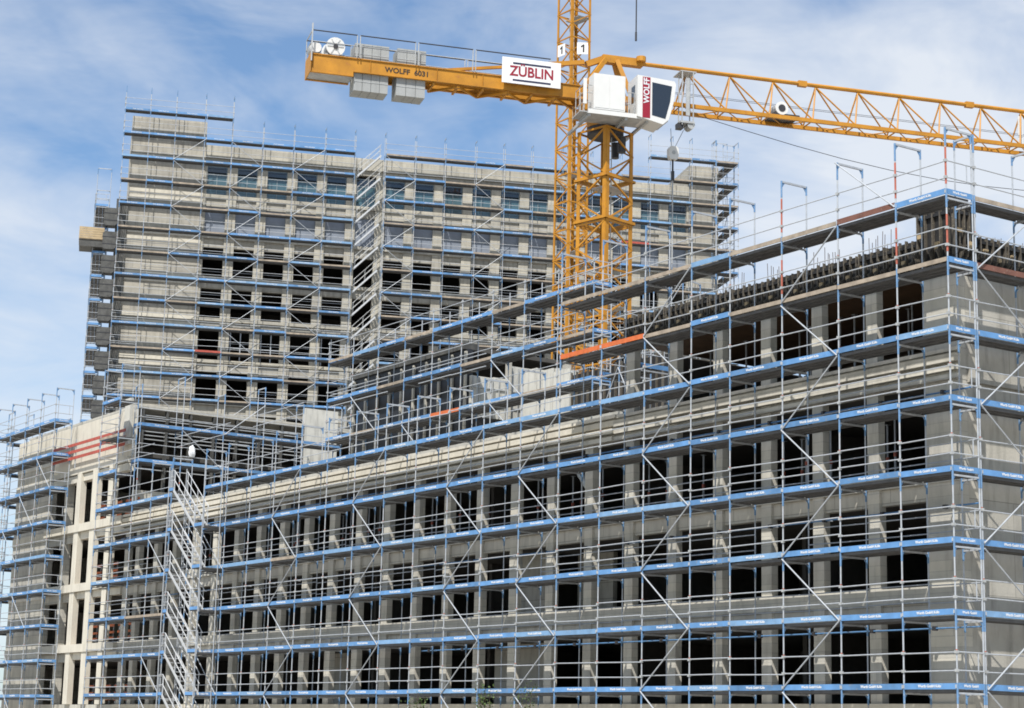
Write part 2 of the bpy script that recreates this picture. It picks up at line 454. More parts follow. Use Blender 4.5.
# scaffold on the far left block: front and left end
lx = [-80.3, -77.8, -75.3, -72.8, -70.3]
scaffold('left_block_scaffold', 'scaffold in front of the plain wall at the far left end of the block', (0, 0, 0), 0, lx,
         lambda i: list(range(0, 17, 2)), tops=lambda i: 18, braces=[(i, z, False) for i, z in ((1, 8), (2, 10), (1, 2), (2, 4), (1, 0), (2, -2), (3, 12), (0, 6))], res=1)
scaffold('left_end_scaffold', 'scaffold on the narrow left end wall, seen edge on against the sky', (-81.8, 12.4, 0), R(-90), [0, 2.5, 5, 7.5, 10, 11.2],
         lambda i: list(range(0, 17, 2)), tops=lambda i: 18, braces=[(1, z, z % 4 == 0) for z in range(0, 16, 2)] + [(3, z, z % 4 == 2) for z in range(0, 16, 2)], res=1)
# tower scaffolds
TH = 1.1951862; DT = 105.41434539
tdir = Vector((math.cos(TH), math.sin(TH), 0)); tn = Vector((-math.sin(TH), math.cos(TH), 0))
def tw(s, y=0, z=0): return tn * DT + tdir * s + tn * y + Vector((0, 0, z))
TO = tw(0); TO.z = 0.45
tx = [-22.8, -20.7, -18.6, -16.05, -13.9, -11.35, -8.75, -6.15, -3.55, -.95, 1.6, 4.2, 6.8, 9.3, 11.9, 14.5, 17.1, 19.7, 22.3, 24.3, 26.1, 28.4]
def t_lv(i):
    if tx[i] == -3.55: return []
    t = 48 if (tx[i] < -13.9 or tx[i] >= 22.2) else 46
    if tx[i] == -16.05: t = 48
    return list(range(16, t + 1, 2))
rt_ = random.Random(11)
TC = {}
def t_toecol(i, z):
    if (i, z) not in TC:
        seg = (i // 2, z)
        r = random.Random(hash(seg) % 9973 + i).random()
        pb = .95 if z >= 44 and i < 9 else (.35 if z in (42, 40, 36) else .6)
        if z == 46 and i >= 9: pb = .35
        TC[(i, z)] = 'blue_paint' if r < pb else ('red_paint' if r > .975 else 'wood_board')
    return TC[(i, z)]
tb = []
for i, par in ((2, 0), (4, 1), (6, 0), (9, 1), (12, 0), (16, 1)):
    for z in range(16, 46, 2):
        tb.append((i, z, (z // 2) % 2 == par))
scaffold('tower_scaffold', 'wide scaffold covering the broad face of the tall tower behind', TO, TH, tx, t_lv,
         W=.75, tops=lambda i: (50 if i <= 4 or i >= 18 else 48), toe=t_toecol, braces=tb, res=1, inner=lambda i, z: z < 38 and rt_.random() < .6,
         ends=(True, False))
PR = TH + R(90)
o = tw(30.4, 1.1); o.z = .45
scaffold('tower_right_scaffold', 'scaffold returning round the right end of the tower, its deck undersides showing', o, PR, [0, 2.0, 4.5, 7.0],
         lambda i: list(range(16, 49, 2)), tops=lambda i: 50 + (i % 2) * .8, W=1.0, braces=[(1, z, z % 4 == 0) for z in range(16, 48, 2)], res=1)
o = tw(28.4, 0); o.z = .45
scaffold('tower_corner_scaffold', 'narrow scaffold bay closing the right front corner of the tower', o, TH, [0.06, 2.0],
         lambda i: list(range(16, 49, 2)), tops=lambda i: 50, toe=lambda i, z: 'blue_paint' if z % 4 else 'wood_board', res=1, ends=(False, False))
o = tw(-24.7, 9.0); o.z = .45
root = scaffold('tower_left_scaffold', 'scaffold with dark wrapped bales on the left end of the tower', o, TH - R(90), [0, 2.5, 5, 7.5],
         lambda i: list(range(16, 41, 2)), tops=lambda i: 42 + (1.2 if i == 3 else 0), W=1.1, res=1, letter=False, braces=[(0, z, z % 4 == 0) for z in range(16, 40, 2)])
def bale():
    b = MB(); w_, h_, c = .54, .74, .16
    pts = [(-w_ + c, -h_), (w_ - c, -h_), (w_, -h_ + c), (w_, h_ - c), (w_ - c, h_), (-w_ + c, h_), (-w_, h_ - c), (-w_, -h_ + c)]
    b.prism([(-.5, x, z) for x, z in pts], (1.0, 0, 0), 'tarp_grey')
    for z in (-.3, .3): b.box(-.52, .52, -.56, .56, z - .03, z + .03, 'crane_dark')
    return b
bm_ = bale().mesh('tarpaulin_bale')
for z in range(16, 39, 2):
    obj('tarpaulin_bale', bm_, root, (7.7, 1.32, z + .97))
nb_ = MB(); nb_.box(-.03, .03, -.42, .42, 16, 40.6, 'tarp_grey'); obj('shade_strip', nb_, root, (7.9, 2.14, 0))  # dark sheet added in place of the shaded gap beside the tower wall
# stair flights
def stair(Lx, dz, w_, up_right, rail='aluminium', rr=.022):
    b = MB(); s = 1 if up_right else -1
    x0, x1 = (0, Lx) if up_right else (Lx, 0)
    for y in (0, w_):
        b.bar((x0, y, 0), (x1, y, dz), .03, .13, 'aluminium')
        for h in (.55, 1.0): b.tube((x0, y, h), (x1, y, dz + h), rr, rail, 5)
        for t in (.04, .5, .96): 
            b.tube((x0 + (x1 - x0) * t, y, dz * t), (x0 + (x1 - x0) * t, y, dz * t + 1.0), rr * .9, rail, 5)
    n = 9
    for k in range(1, n):
        x = x0 + (x1 - x0) * k / n; z = dz * k / n
        b.box(x - .11, x + .11, .02, w_ - .02, z - .02, z + .02, 'aluminium')
    return b
st = thing('scaffold_stair', 'bright aluminium stair flights rising to the left through the front scaffold', 'scaffold stair', (-50.6, -.95, 0))
sm = stair(2.7, 2.0, .7, False).mesh('stair_flight')
pl = MB(); pl.box(0, 1.0, 0, .82, -.05, 0, 'deck_steel'); pl.box(0, 1.0, -.03, 0, 0, .15, 'blue_paint')
for xx in (0, 1.0): pl.tube((xx, 0, -.1), (xx, 0, 1.0), .024, 'galvanised', 5)
for h in (.5, 1.0): pl.tube((0, 0, h), (1.0, 0, h), .02, 'galvanised', 5)
plm = pl.mesh('landing')
sp = MB()
for xx in (-.45, 3.7):
    for yy in (-.06, .86): sp.tube((xx, yy, GROUND), (xx, yy, 11.2), .025, 'galvanised', 6)
obj('standard', sp, st)
for z in range(-2, 10, 2):
    obj('stair_flight', sm, st, (0, 0, z)); obj('landing', plm, st, (2.7, 0, z))
    o = obj('landing', plm, st, (-.45, 0, z + 2)); o.scale = (.45, 1, 1)
o = tw(-3.5, .12); o.z = .45
st = thing('tower_stair', 'bright parallel stair flights climbing to the right up the tower scaffold', 'scaffold stair', o, TH)
sm = stair(1.95, 1.95, .45, True, 'crane_grey', .016).mesh('stair_flight')
for z in range(16, 45, 2): obj('stair_flight', sm, st, (0.2, 0, z))
# ------------------------------------------------------------------ front building
PK = lambda k: -2.47 - 2.43 * k if k <= 24 else -62.3 - 2.41 * (k - 25)
TOPS = [2.04, 5.5, 8.94, 12.4]; SILL = [-.36, 3.0, 6.45, 9.92]
YF = 1.55
A = thing('front_building', 'long raw concrete building shell in front with rows of empty window openings', 'building')
def B(name, par, m, *b):
    mb = MB(); mb.box(*b, m); return obj(name, mb, par)
for r in range(4):
    z0 = SILL[r] if r else GROUND; z1 = SILL[r + 1] - .46 if r < 3 else TOPS[3]
    if r == 0: z0 = SILL[0]
    for k in range(0, 26 if r < 3 else 7):
        x0 = PK(k); x1 = x0 + .48 if k else -1.2
        B('pier', A, 'concrete_pier', x0, x1, YF, YF + (.27 if k else .40), z0, z1)
for r in range(3):
    xl = PK(25) - .2
    mb = MB()
    mb.box(xl, -1.52, YF + .10, YF + .38, TOPS[r], SILL[r + 1] - .47, 'concrete'); obj('spandrel', mb, A)
    if r < 2:
        mb = MB(); mb.box(xl, -1.18, YF - .05, YF + .42, SILL[r + 1] - .46, SILL[r + 1], 'concrete_pier'); obj('sill_course', mb, A)
    else:
        mb = MB()
        mb.box(-17.5, -1.19, YF + .02, YF + .42, 8.98, 9.92, 'concrete')
        for z0, z1, d_ in ((8.96, 9.1, .22), (9.22, 9.36, .2), (9.47, 9.70, .24), (9.80, 9.91, .1)): mb.box(-17.5, -1.05, YF - d_, YF + .019, z0, z1, 'concrete_pier')
        obj('cornice', mb, A)
        mb = MB()
        mb.box(xl, -17.5, YF + .02, YF + .42, 8.98, 9.95, 'concrete')
        for z0, z1, d_ in ((8.96, 9.12, .30), (9.24, 9.42, .26), (9.52, 9.72, .20), (9.81, 9.94, .16)): mb.box(xl, -17.5, YF - d_, YF + .019, z0, z1, 'concrete_precast')
        obj('cornice', mb, A)
    mb = MB(); mb.box(xl, -1.52, YF + .41, 13, TOPS[r] + .02, TOPS[r] + .34, 'concrete_inside_shade'); obj('floor_slab', mb, A)
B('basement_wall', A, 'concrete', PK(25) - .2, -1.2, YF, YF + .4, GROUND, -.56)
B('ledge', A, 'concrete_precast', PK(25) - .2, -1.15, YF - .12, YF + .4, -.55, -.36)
B('floor_slab', A, 'concrete_inside_shade', PK(25) - .2, -1.52, YF + .41, 13, -.7, -.38)
B('rear_wall', A, 'concrete_inside_shade', PK(25) - .2, -1.52, 13.01, 13.3, GROUND, 10.1)
B('rear_wall', A, 'concrete_inside_shade', -17.1, -1.52, 10.2, 10.4, 9.93, 12.38)
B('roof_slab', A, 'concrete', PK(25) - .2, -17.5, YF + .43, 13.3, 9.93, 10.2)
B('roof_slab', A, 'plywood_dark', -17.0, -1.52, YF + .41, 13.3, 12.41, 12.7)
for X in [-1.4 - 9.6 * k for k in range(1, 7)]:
    B('partition_wall', A, 'concrete_inside_shade', X - .1, X + .1, YF + 3.0, 13, -.37, 8.9)
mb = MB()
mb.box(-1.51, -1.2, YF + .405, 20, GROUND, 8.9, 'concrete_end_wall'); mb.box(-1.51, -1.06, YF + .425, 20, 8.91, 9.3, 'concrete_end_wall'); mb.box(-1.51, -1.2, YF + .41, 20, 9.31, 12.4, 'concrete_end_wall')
obj('end_wall', mb, A)
mb = MB(); mb.box(-17.1, -2.4, YF + .02, YF + .38, 12.41, 12.62, 'concrete'); obj('lintel', mb, A)
B('partition_wall', A, 'concrete_inside_shade', -17.3, -17.15, 4.0, 10.19, 9.93, 12.38)
for r, ks in ((0, (9, 10, 16)), (1, (8, 9))):
    for k in ks: B('blockwork_wall', A, 'concrete', PK(k) - 2.2, PK(k) + .1, YF + 1.9 + (k % 3) * .6, YF + 2.1 + (k % 3) * .6, SILL[r] - .02, TOPS[r])
# steel props
def prop(h):
    b = MB(); b.tube((0, 0, 0), (0, 0, h * .58), .042, 'galvanised', 6); b.tube((0, 0, h * .58), (0, 0, h), .032, 'galvanised', 6)
    b.tube((0, 0, h * .55), (0, 0, h * .60), .06, 'red_post', 6); b.box(-.08, .08, -.08, .08, 0, .012, 'galvanised'); b.box(-.08, .08, -.08, .08, h - .012, h, 'galvanised'); return b
p3 = prop(2.62).mesh('steel_prop'); rp = random.Random(5)
for k in range(25):
    for q in range(2):
        x = PK(k) - .45 - q * .75 - rp.random() * .3
        tag(obj('steel_prop', p3, None, (x, YF + 1.0 + rp.random() * 1.4, TOPS[1] + .34 + .0), rp.random()),
            'slim galvanised steel prop holding up the ceiling inside the third row of window openings', 'steel prop', 'steel props inside the third row of openings')
p4 = prop(2.46).mesh('steel_prop')
for k in range(6):
    for q in range(2):
        x = PK(k) - .5 - q * .8 - rp.random() * .3
        tag(obj('steel_prop', p4, None, (x, YF + 1.4 + rp.random() * 2, 9.94)),
            'slim galvanised steel prop under the timber ceiling inside the top row of openings', 'steel prop', 'steel props inside the top row of openings')
# formwork panels and starter bars on the top storey
def formwork(wd, h, seed):
    b = MB(); r_ = random.Random(seed)
    b.box(0, wd - .02, .10, .14, 0, h, 'formwork_black')
    for x in [.04 + k * (wd - .12) / 4 for k in range(5)]:
        b.box(x - .022, x + .022, 0, .1, -.03, h + (.05 if r_.random() < .5 else 0), 'formwork_rib')
        b.prism([(x - .02, -.02, h * .35), (x - .02, -.16, h * .25), (x - .02, -.02, h * .1)], (.04, 0, 0), 'formwork_rib')
    for z in (.18, h - .2): b.box(0, wd - .02, .02, .10, z, z + .09, 'formwork_black')
    b.box(.1, .3, -.05, 0, h * .55, h * .62, 'wood_pale'); b.box(wd * .6, wd * .6 + .14, -.06, 0, h * .3, h * .42, 'wood_pale')
    return b
fm = [formwork(1.2, .98, s).mesh('formwork_panel') for s in range(3)]
for k in range(12):
    tag(obj('formwork_panel', fm[k % 3], None, (-17.1 + 1.2 * k, YF - .12, 12.42)),
        'black ribbed wall formwork panel in the row along the front top edge', 'formwork panel', 'black formwork panels along the front top edge')
for k in range(8):
    tag(obj('formwork_panel', fm[k % 3], None, (-1.13, 2.6 + 1.2 * k, 12.42), R(90)),
        'black ribbed wall formwork panel on top of the right-hand end wall', 'formwork panel', 'black formwork panels above the end wall')
tag(obj('corner_formwork', formwork(1.35, 1.75, 9), None, (-2.6, YF - .13, 12.42)), 'taller black formwork panel standing at the building corner above the others', 'formwork panel')
tag(obj('corner_formwork', formwork(1.0, 1.75, 4), None, (-1.12, YF - .08, 12.42), R(90)), 'tall black formwork panel closing the corner on the end-wall side', 'formwork panel')
def bars(n, dx, seed):
    b = MB(); r_ = random.Random(seed)
    for k in range(n):
        x = k * dx + r_.random() * .04; h = .9 + r_.random() * .5
        b.tube((x, 0, 0), (x + r_.uniform(-.04, .04), r_.uniform(-.04, .04), h), .011, 'rebar', 5)
    return b
for k, (x, n) in enumerate(((-4.9, 8), (-7.4, 10), (-9.6, 6), (-11.9, 10), (-13.8, 8))):
    tag(obj('starter_bars', bars(n, .13, k), None, (x, YF + .18, 12.75 - .06)), 'bunch of thin steel starter bars rising behind the front formwork', 'starter bars', 'bunches of starter bars behind the front formwork')
for k in range(5):
    tag(obj('starter_bars', bars(11, .17, 20 + k), None, (-1.35, 2.6 + 2.1 * k, 12.75 - .06 - .35), R(90)), 'row of thin steel starter bars standing above the end wall', 'starter bars', 'rows of starter bars above the end wall')
G_ = thing('stair_core', 'dark formwork-clad stair core rising from the lower roof in front of the yellow mast foot', 'building')
B('core_wall', G_, 'formwork_black', -35.4, -25.0, 9.6, 12.6, 10.2, 14.4)
for k in range(26): B('formwork_rib', G_, 'formwork_rib', -35.3 + k * .41, -35.24 + k * .41, 9.5, 9.595, 10.3, 14.5)
for k in range(3): B('pale_panel', G_, 'panel_white', -35.4 + k * 1.3, -34.15 + k * 1.3, 9.40, 9.49, 12.6, 15.1 - .2 * k)
# shoring beside the top storey
o = scaffold('shoring_tower', 'grey shoring tower of frames at the open left end of the top storey', (-20.6, 3.0, 10.2), 0, [0, 1.2, 2.4],
             lambda i: [1.8], tops=lambda i: 2.9, base=10.2, W=1.5, toe=lambda i, z: None, letter=False, braces=[(0, 0, True), (1, 0, False)])
o = scaffold('access_tower', 'bare aluminium-grey access tower beside the foot of the yellow crane mast', (-29.6, 11.0, 10.2), R(20), [0, 1.5, 3.0],
             lambda i: [2, 4, 6], tops=lambda i: 8.2, base=10.2, W=1.5, toe=lambda i, z: None, letter=False, braces=[(0, 4, True), (1, 2, False), (1, 6, True), (0, 2, False)])
# plastic ventilation duct hanging in an opening
d = MB(); pts = []
for k in range(13):
    t = k / 12
    pts.append((-20.9 + 1.35 * t + .25 * math.sin(t * 3.1), YF + .75, 8.3 - 1.75 * t - .15 * math.sin(t * 3.14)))
d.path(pts, .15, 'duct_grey', 10)
for p in pts[1:-1]: d.tube(Vector(p) - Vector((.02, 0, -.02)), Vector(p) + Vector((.02, 0, -.02)), .165, 'duct_grey', 10)
tag(obj('air_duct', d), 'grey flexible duct curving down inside one window opening', 'duct')
# ------------------------------------------------------------------ left wing (rises one storey above the front building)
C = thing('left_wing', 'taller concrete wing at the left end with white precast columns and a pale parapet', 'building')
XR = -62.5
for r in range(4):
    z0 = SILL[r]; z1 = SILL[r + 1] - .46 if r < 3 else 12.9
    B('pier', C, 'concrete_pier', PK(29), PK(29) + .48, YF, YF + .4, z0, z1)
    for k in (26, 27, 28):
        B('white_column', C, 'concrete_precast', PK(k) - .05, PK(k) + .62, YF - .22, YF + .12, z0, z1)
    if r < 3:
        B('spandrel', C, 'concrete', -74.3, PK(28) - .06, YF + .1, YF + .4, TOPS[r], SILL[r + 1] - .47)
        B('spandrel', C, 'concrete_precast', PK(28), XR, YF - .05, YF + .4, TOPS[r] + .1, SILL[r + 1] - .47)
        B('floor_band', C, 'concrete_precast', -74.3, XR, YF - .28, YF + .4, SILL[r + 1] - .45, SILL[r + 1] - .002)
        B('floor_slab', C, 'concrete_inside_shade', -80, XR - .1, YF + .42, 22, TOPS[r] + .02, TOPS[r] + .34)
B('top_beam', C, 'concrete_precast', -74.3, XR, YF - .2, YF + .4, 12.91, 13.2)
B('top_beam', C, 'concrete_precast', -74.3, XR, YF - .08, YF + .4, 12.45, 12.86)
B('parapet', C, 'concrete_precast', -74.3, XR + .2, YF, YF + .3, 13.21, 15.9)
B('corner_panel', C, 'panel_white', -63.1, XR + .15, YF - .2, YF - .01, 13.9, 16.5)
mb = MB(); mb.box(-80.3, -74.31, YF, YF + .4, GROUND, 15.6, 'concrete'); obj('plain_wall', mb, C)
for z in (3.0, 6.45, 9.92, 13.2):
    B('wall_band', C, 'concrete_precast', -80.28, -74.33, YF - .06, YF - .003, z - .62, z - .1)
B('wall_band', C, 'concrete_precast', -80.28, -74.33, YF - .06, YF - .003, 13.9, 15.88)
B('basement_wall', C, 'concrete', -74.3, XR, YF, YF + .4, GROUND, -.37)
B('end_wall', C, 'concrete', -80.3, -79.9, YF + .41, 25, GROUND, 15.6)
B('rear_wall', C, 'concrete_inside_shade', -79.9, XR, 22.01, 22.3, GROUND, 16.3)
B('side_wall', C, 'concrete', XR - .3, XR, YF + .41, 22, 10.2, 11.4)
for y in [2.2 + 1.45 * k for k in range(8)]:
    B('mullion', C, 'tarp_grey', XR - .3, XR - .02, y, y + .11, 11.4, 16.0)
for z in (12.6, 14.3, 15.2):
    mb = MB()
    for dz in (0, .22, .44): mb.box(XR - .2, XR - .14, 2.2, 12.3, z + dz, z + dz + .05, 'crane_grey')
    obj('louvre_rail', mb, C)
B('floor_slab', C, 'concrete_inside_shade', -79.9, XR - .8, YF + .5, 22, 13.4, 13.65)
B('side_wall', C, 'panel_white', XR - .3, XR + .02, 12.4, 14.6, 11.41, 17.2)
B('roof_slab', C, 'concrete', -79.9, XR, YF + .42, 22, 16.01, 16.25)
gr = thing('red_guard_rail', 'red timber guard rail boards across the pale parapet of the left wing', 'guard rail', (0, .95, 0))
for z in (13.72, 14.1, 14.5): B('rail', gr, 'red_paint', -73.0, -61.9, 0, .04, z, z + .17)
for x in (-72.8, -69.3, -65.7, -62.2): B('post', gr, 'galvanised', x, x + .05, .045, .09, 13.2, 14.9)
for r, ks in ((0, (25, 26, 27)), (1, (25, 26, 27)), (3, (25, 26, 27)), (2, (26, 27))):
    for k in ks:
        x = PK(k)
        t = thing('safety_barrier', 'orange safety barrier boards across a window opening beside the white columns', 'barrier', (x - 1.9, YF + .65, SILL[r] - .05), 0, 'orange barriers in the openings by the white columns')
        for z in (.3, .62, 1.0): B('board', t, 'orange_paint', 0, 1.9, 0, .03, z, z + .13)
        for xx in (.1, 1.7): B('post', t, 'galvanised', xx, xx + .05, .035, .08, 0, 1.2)
# ------------------------------------------------------------------ setback storey on the lower roof
S = thing('setback_storey', 'dark foil-wrapped upper storey set back on the lower roof with pale end panels', 'building', (0, 0, 0))
B('foil_wall', S, 'foil_dark', -47, -36.3, 7.0, 7.3, 10.2, 16.0)
for k in range(10): B('post', S, 'concrete', -46.9 + k * 1.16, -46.75 + k * 1.16, 6.9, 6.99, 10.2, 15.9)
B('roof_edge', S, 'tarp_grey', -47.1, -36.4, 6.85, 7.6, 16.01, 16.3)
B('roof_slab', S, 'concrete_inside_shade', -47.0, -36.6, 7.61, 12.9, 16.01, 16.2)
B('rear_wall', S, 'concrete', -47, -36.3, 12.6, 12.9, 10.2, 16)
for k, (y0, y1, z1) in enumerate(((7.1, 8.3, 14.75), (8.33, 9.1, 14.8), (9.2, 10.6, 15.45), (10.63, 11.9, 15.5), (11.93, 13.2, 15.7))):
    B('end_panel', S, 'panel_white', -36.28, -36.1, y0, y1, 12.85, z1)
mb = MB()
for k in range(17): mb.box(-36.09, -36.04, 7.15 + k * .36, 7.19 + k * .36, 12.86, 14.7 + (k > 5) * .65, 'crane_grey')
for z in (13.4, 14.2): mb.box(-36.095, -36.05, 7.1, 13.1, z, z + .05, 'crane_grey')
obj('panel_ribs', mb, S)
B('foil_wall', S, 'foil_dark', -36.32, -36.15, 7.31, 12.6, 10.2, 12.8)
mb = MB(); mb.box(-36.3, -35.9, 9.1, 9.2, 10.2, 15.6, 'concrete'); obj('end_post', mb, S)
# ------------------------------------------------------------------ tower
T = thing('tower_building', 'tall concrete tower shell behind with raised end blocks, its upper windows glazed', 'building', tw(0), TH)
Y0 = 1.4; WS, WW, NWN = -15.74, 1.68, 17
RT = [44.65 - 3.5 * i for i in range(13)]
HW = 2.5
def W0(k): return WS + 2.51 * k
for k in range(NWN + 1):
    x0 = W0(k - 1) + WW if k else -15.95; x1 = W0(k) if k < NWN else 26.3
    B('pier', T, 'concrete_tower_pier', x0, x1, Y0, Y0 + .5, GROUND, 44.9)
for i, zt in enumerate(RT):
    zb = zt - HW
    nz = RT[i + 1] if i + 1 < len(RT) else GROUND
    mb = MB(); mb.box(-15.95, 26.3, Y0 + .12, Y0 + .45, max(nz, GROUND), zb - .28, 'concrete_tower'); obj('spandrel', mb, T)
    mb = MB(); mb.box(-15.95, 26.3, Y0 - .06, Y0 + .55, zb - .27, zb, 'concrete_tower_pier'); obj('sill_band', mb, T)
    B('floor_slab', T, 'concrete_inside_shade', -15.9, 26.3, Y0 + .56, 14, zb - .3, zb - .02)
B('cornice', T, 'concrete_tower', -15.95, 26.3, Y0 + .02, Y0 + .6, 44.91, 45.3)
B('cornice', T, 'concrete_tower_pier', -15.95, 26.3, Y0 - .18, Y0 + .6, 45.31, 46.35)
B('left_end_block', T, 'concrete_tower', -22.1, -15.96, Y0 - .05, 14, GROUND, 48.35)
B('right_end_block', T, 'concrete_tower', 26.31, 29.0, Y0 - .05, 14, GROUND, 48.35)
B('rear_wall', T, 'concrete_inside_shade', -15.95, 26.3, 13.6, 14, GROUND, 46.2)
B('roof_slab', T, 'concrete', -15.95, 26.3, Y0 + .61, 14, 45.4, 45.8)
for i, zt in enumerate(RT):
    zb = zt - HW
    for x0, x1, zz, h in ((-22.0, -16.0, zb - .27, .3), (-22.0, -16.0, zt + .2, .26)):
        B('wall_band', T, 'concrete_precast', x0, x1, Y0 - .12, Y0 - .053, zz, zz + h)
def win(parent, k, zt):
    x = W0(k); zb = zt - HW
    f = MB()
    y0 = Y0 + .24
    for a, b_, c, d_ in ((x, x + .07, zb, zt), (x + WW - .07, x + WW, zb, zt), (x + .07, x + WW - .07, zb, zb + .07), (x + .07, x + WW - .07, zt - .07, zt),
                        (x + .07, x + WW - .07, zt - .72, zt - .64), (x + WW * .5 - .035, x + WW * .5 + .035, zb + .07, zt - .72), (x + .07, x + WW - .07, zb + .8, zb + .87)):
        f.box(a, b_, y0, y0 + .07, c, d_, 'window_frame')
    o = obj('window', f, parent)
    pn = MB(); pn.box(x + .071, x + WW - .071, y0 + .03, y0 + .045, zb + .071, zt - .721, 'window_glass'); obj('pane', pn, o)
    pn = MB(); pn.box(x + .071, x + WW - .071, y0 + .03, y0 + .045, zt - .639, zt - .071, 'cab_glass'); obj('pane', pn, o)
for k in range(NWN): win(T, k, RT[0])
for k in range(NWN):
    x = W0(k); B('shutter', T, 'shutter_grey', x, x + WW, Y0 + .25, Y0 + .30, RT[1] - HW, RT[1])
for k in range(NWN):
    if k % 3 == 0: continue
    x = W0(k); zt = RT[4]
    f = MB(); y0 = Y0 + .3
    for xx in (x + .1, x + WW * .55): f.box(xx, xx + .08, y0, y0 + .08, zt - HW, zt, 'galvanised')
    f.box(x, x + WW, y0, y0 + .06, zt - HW + 1.1, zt - HW + 1.18, 'galvanised'); obj('opening_prop', f, T)
# loading platform on the tower's left side
o = tw(-24.75, 1.0); o.z = 36.85
lp = thing('loading_platform', 'pale timber box platform cantilevered from the left side of the tower', 'loading platform', o, TH)
mb = MB()
for k in range(5): mb.box(-1.05, .95, -.05, 0, .62 + k * .2, .80 + k * .2, 'wood_pale')
obj('timber_side', mb, lp)
mb = MB(); mb.box(-1.05, .95, 0.001, 2.2, .55, .62, 'wood_board'); obj('deck', mb, lp)
mb = MB(); mb.box(-1.0, .9, .05, 2.1, 0, .54, 'tarp_grey'); obj('steel_frame', mb, lp)
# ------------------------------------------------------------------ cranes
JA = R(72.2)
def mast(root, z0, z1, hs, rz, step, m='crane_yellow', leg=.22):
    Q = Matrix.Rotation(rz, 4, 'Z')
    cs = [Q @ Vector((sx * hs, sy * hs, 0)) for sx, sy in ((-1, -1), (1, -1), (1, 1), (-1, 1))]
    for c, (sx, sy) in zip(cs, ((-1, -1), (1, -1), (1, 1), (-1, 1))):
        b = MB()
        ax = Q @ Vector((1, 0, 0)); ay = Q @ Vector((0, 1, 0)); az = Vector((0, 0, 1)); zc = (z0 + z1) / 2
        b.quadbox(c - ax * sx * leg / 2 + ay * 0 + az * zc, ax * leg / 2, ay * .022, az * (z1 - z0) / 2, m)
        b.quadbox(c - ay * sy * leg / 2 + az * zc, ax * .022, ay * leg / 2, az * (z1 - z0) / 2, m)
        obj('mast_leg', b, root)
    n = int((z1 - z0) / step)
    for i in range(4):
        a, c = cs[i], cs[(i + 1) % 4]; b = MB()
        for k in range(n):
            za = z1 - k * step; zb = za - step
            p, q = (a, c) if (k + i) % 2 else (c, a)
            b.bar(p + Vector((0, 0, za)), q + Vector((0, 0, zb)), .075, .075, m)
            if k % 2 == 0: b.bar(a + Vector((0, 0, za)), c + Vector((0, 0, za)), .085, .085, m)
        obj('mast_bracing', b, root)
    b = MB()
    for dx in (-.2, .2): b.tube(Q @ Vector((dx, .25, z0)), Q @ Vector((dx, .25, z1)), .03, 'crane_grey', 5)
    k = z0
    while k < z1:
        b.tube(Q @ Vector((-.2, .25, k)), Q @ Vector((.2, .25, k)), .02, 'crane_grey', 4); k += .45
    for z in [z1 - 3 - 6 * j for j in range(int((z1 - z0) / 6))]:
        b.quadbox(Q @ Vector((.35, 0, z)), Q @ Vector((.55, 0, 0)), Q @ Vector((0, .8, 0)), (0, 0, .03), 'crane_grey')
    obj('ladder', b, root)
def jib(root, zt, zb, u0, u1, nodes0, pitch):
    """local x along the jib, y away from the camera"""
    b = MB(); b.tube((u0, 0, zt), (u1, 0, zt), .115, 'crane_yellow', 8)
    for u in (6.5, 16.25, 26.0): b.box(nodes0 + u - .24, nodes0 + u + .24, -.12, .12, zt - .15, zt + .15, 'crane_yellow')
    obj('top_chord', b, root)
    for y in (-.6, .6):
        b = MB(); b.bar((u0 - 1.2, y, zb), (u1, y, zb), .15, .20, 'crane_yellow'); obj('bottom_chord', b, root)
    b = MB(); h = MB(); k = 0; u = nodes0
    while u < u1 - pitch:
        for y in (-.6, .6):
            b.tube((u, 0, zt - .08), (u + pitch - .45, y, zb + .06), .042, 'crane_yellow', 6)
            b.tube((u, 0, zt - .08), (u - .45, y, zb + .06), .042, 'crane_yellow', 6)
        h.tube((u - .45, -.6, zb), (u - .45, .6, zb), .04, 'crane_yellow', 6)
        h.tube((u - .45, -.6, zb), (u + pitch * .5 - .45, .6, zb), .032, 'crane_yellow', 6)
        h.tube((u + pitch * .5 - .45, .6, zb), (u + pitch - .45, -.6, zb), .032, 'crane_yellow', 6)
        u += pitch
    obj('diagonals', b, root); obj('floor_bracing', h, root)
    b = MB()
    for y, z in ((.1, zb + .9), (-.1, zb + .75)): b.tube((u0, y, z), (u1, y, z), .012, 'crane_dark', 4)
    obj('trolley_rope', b, root)
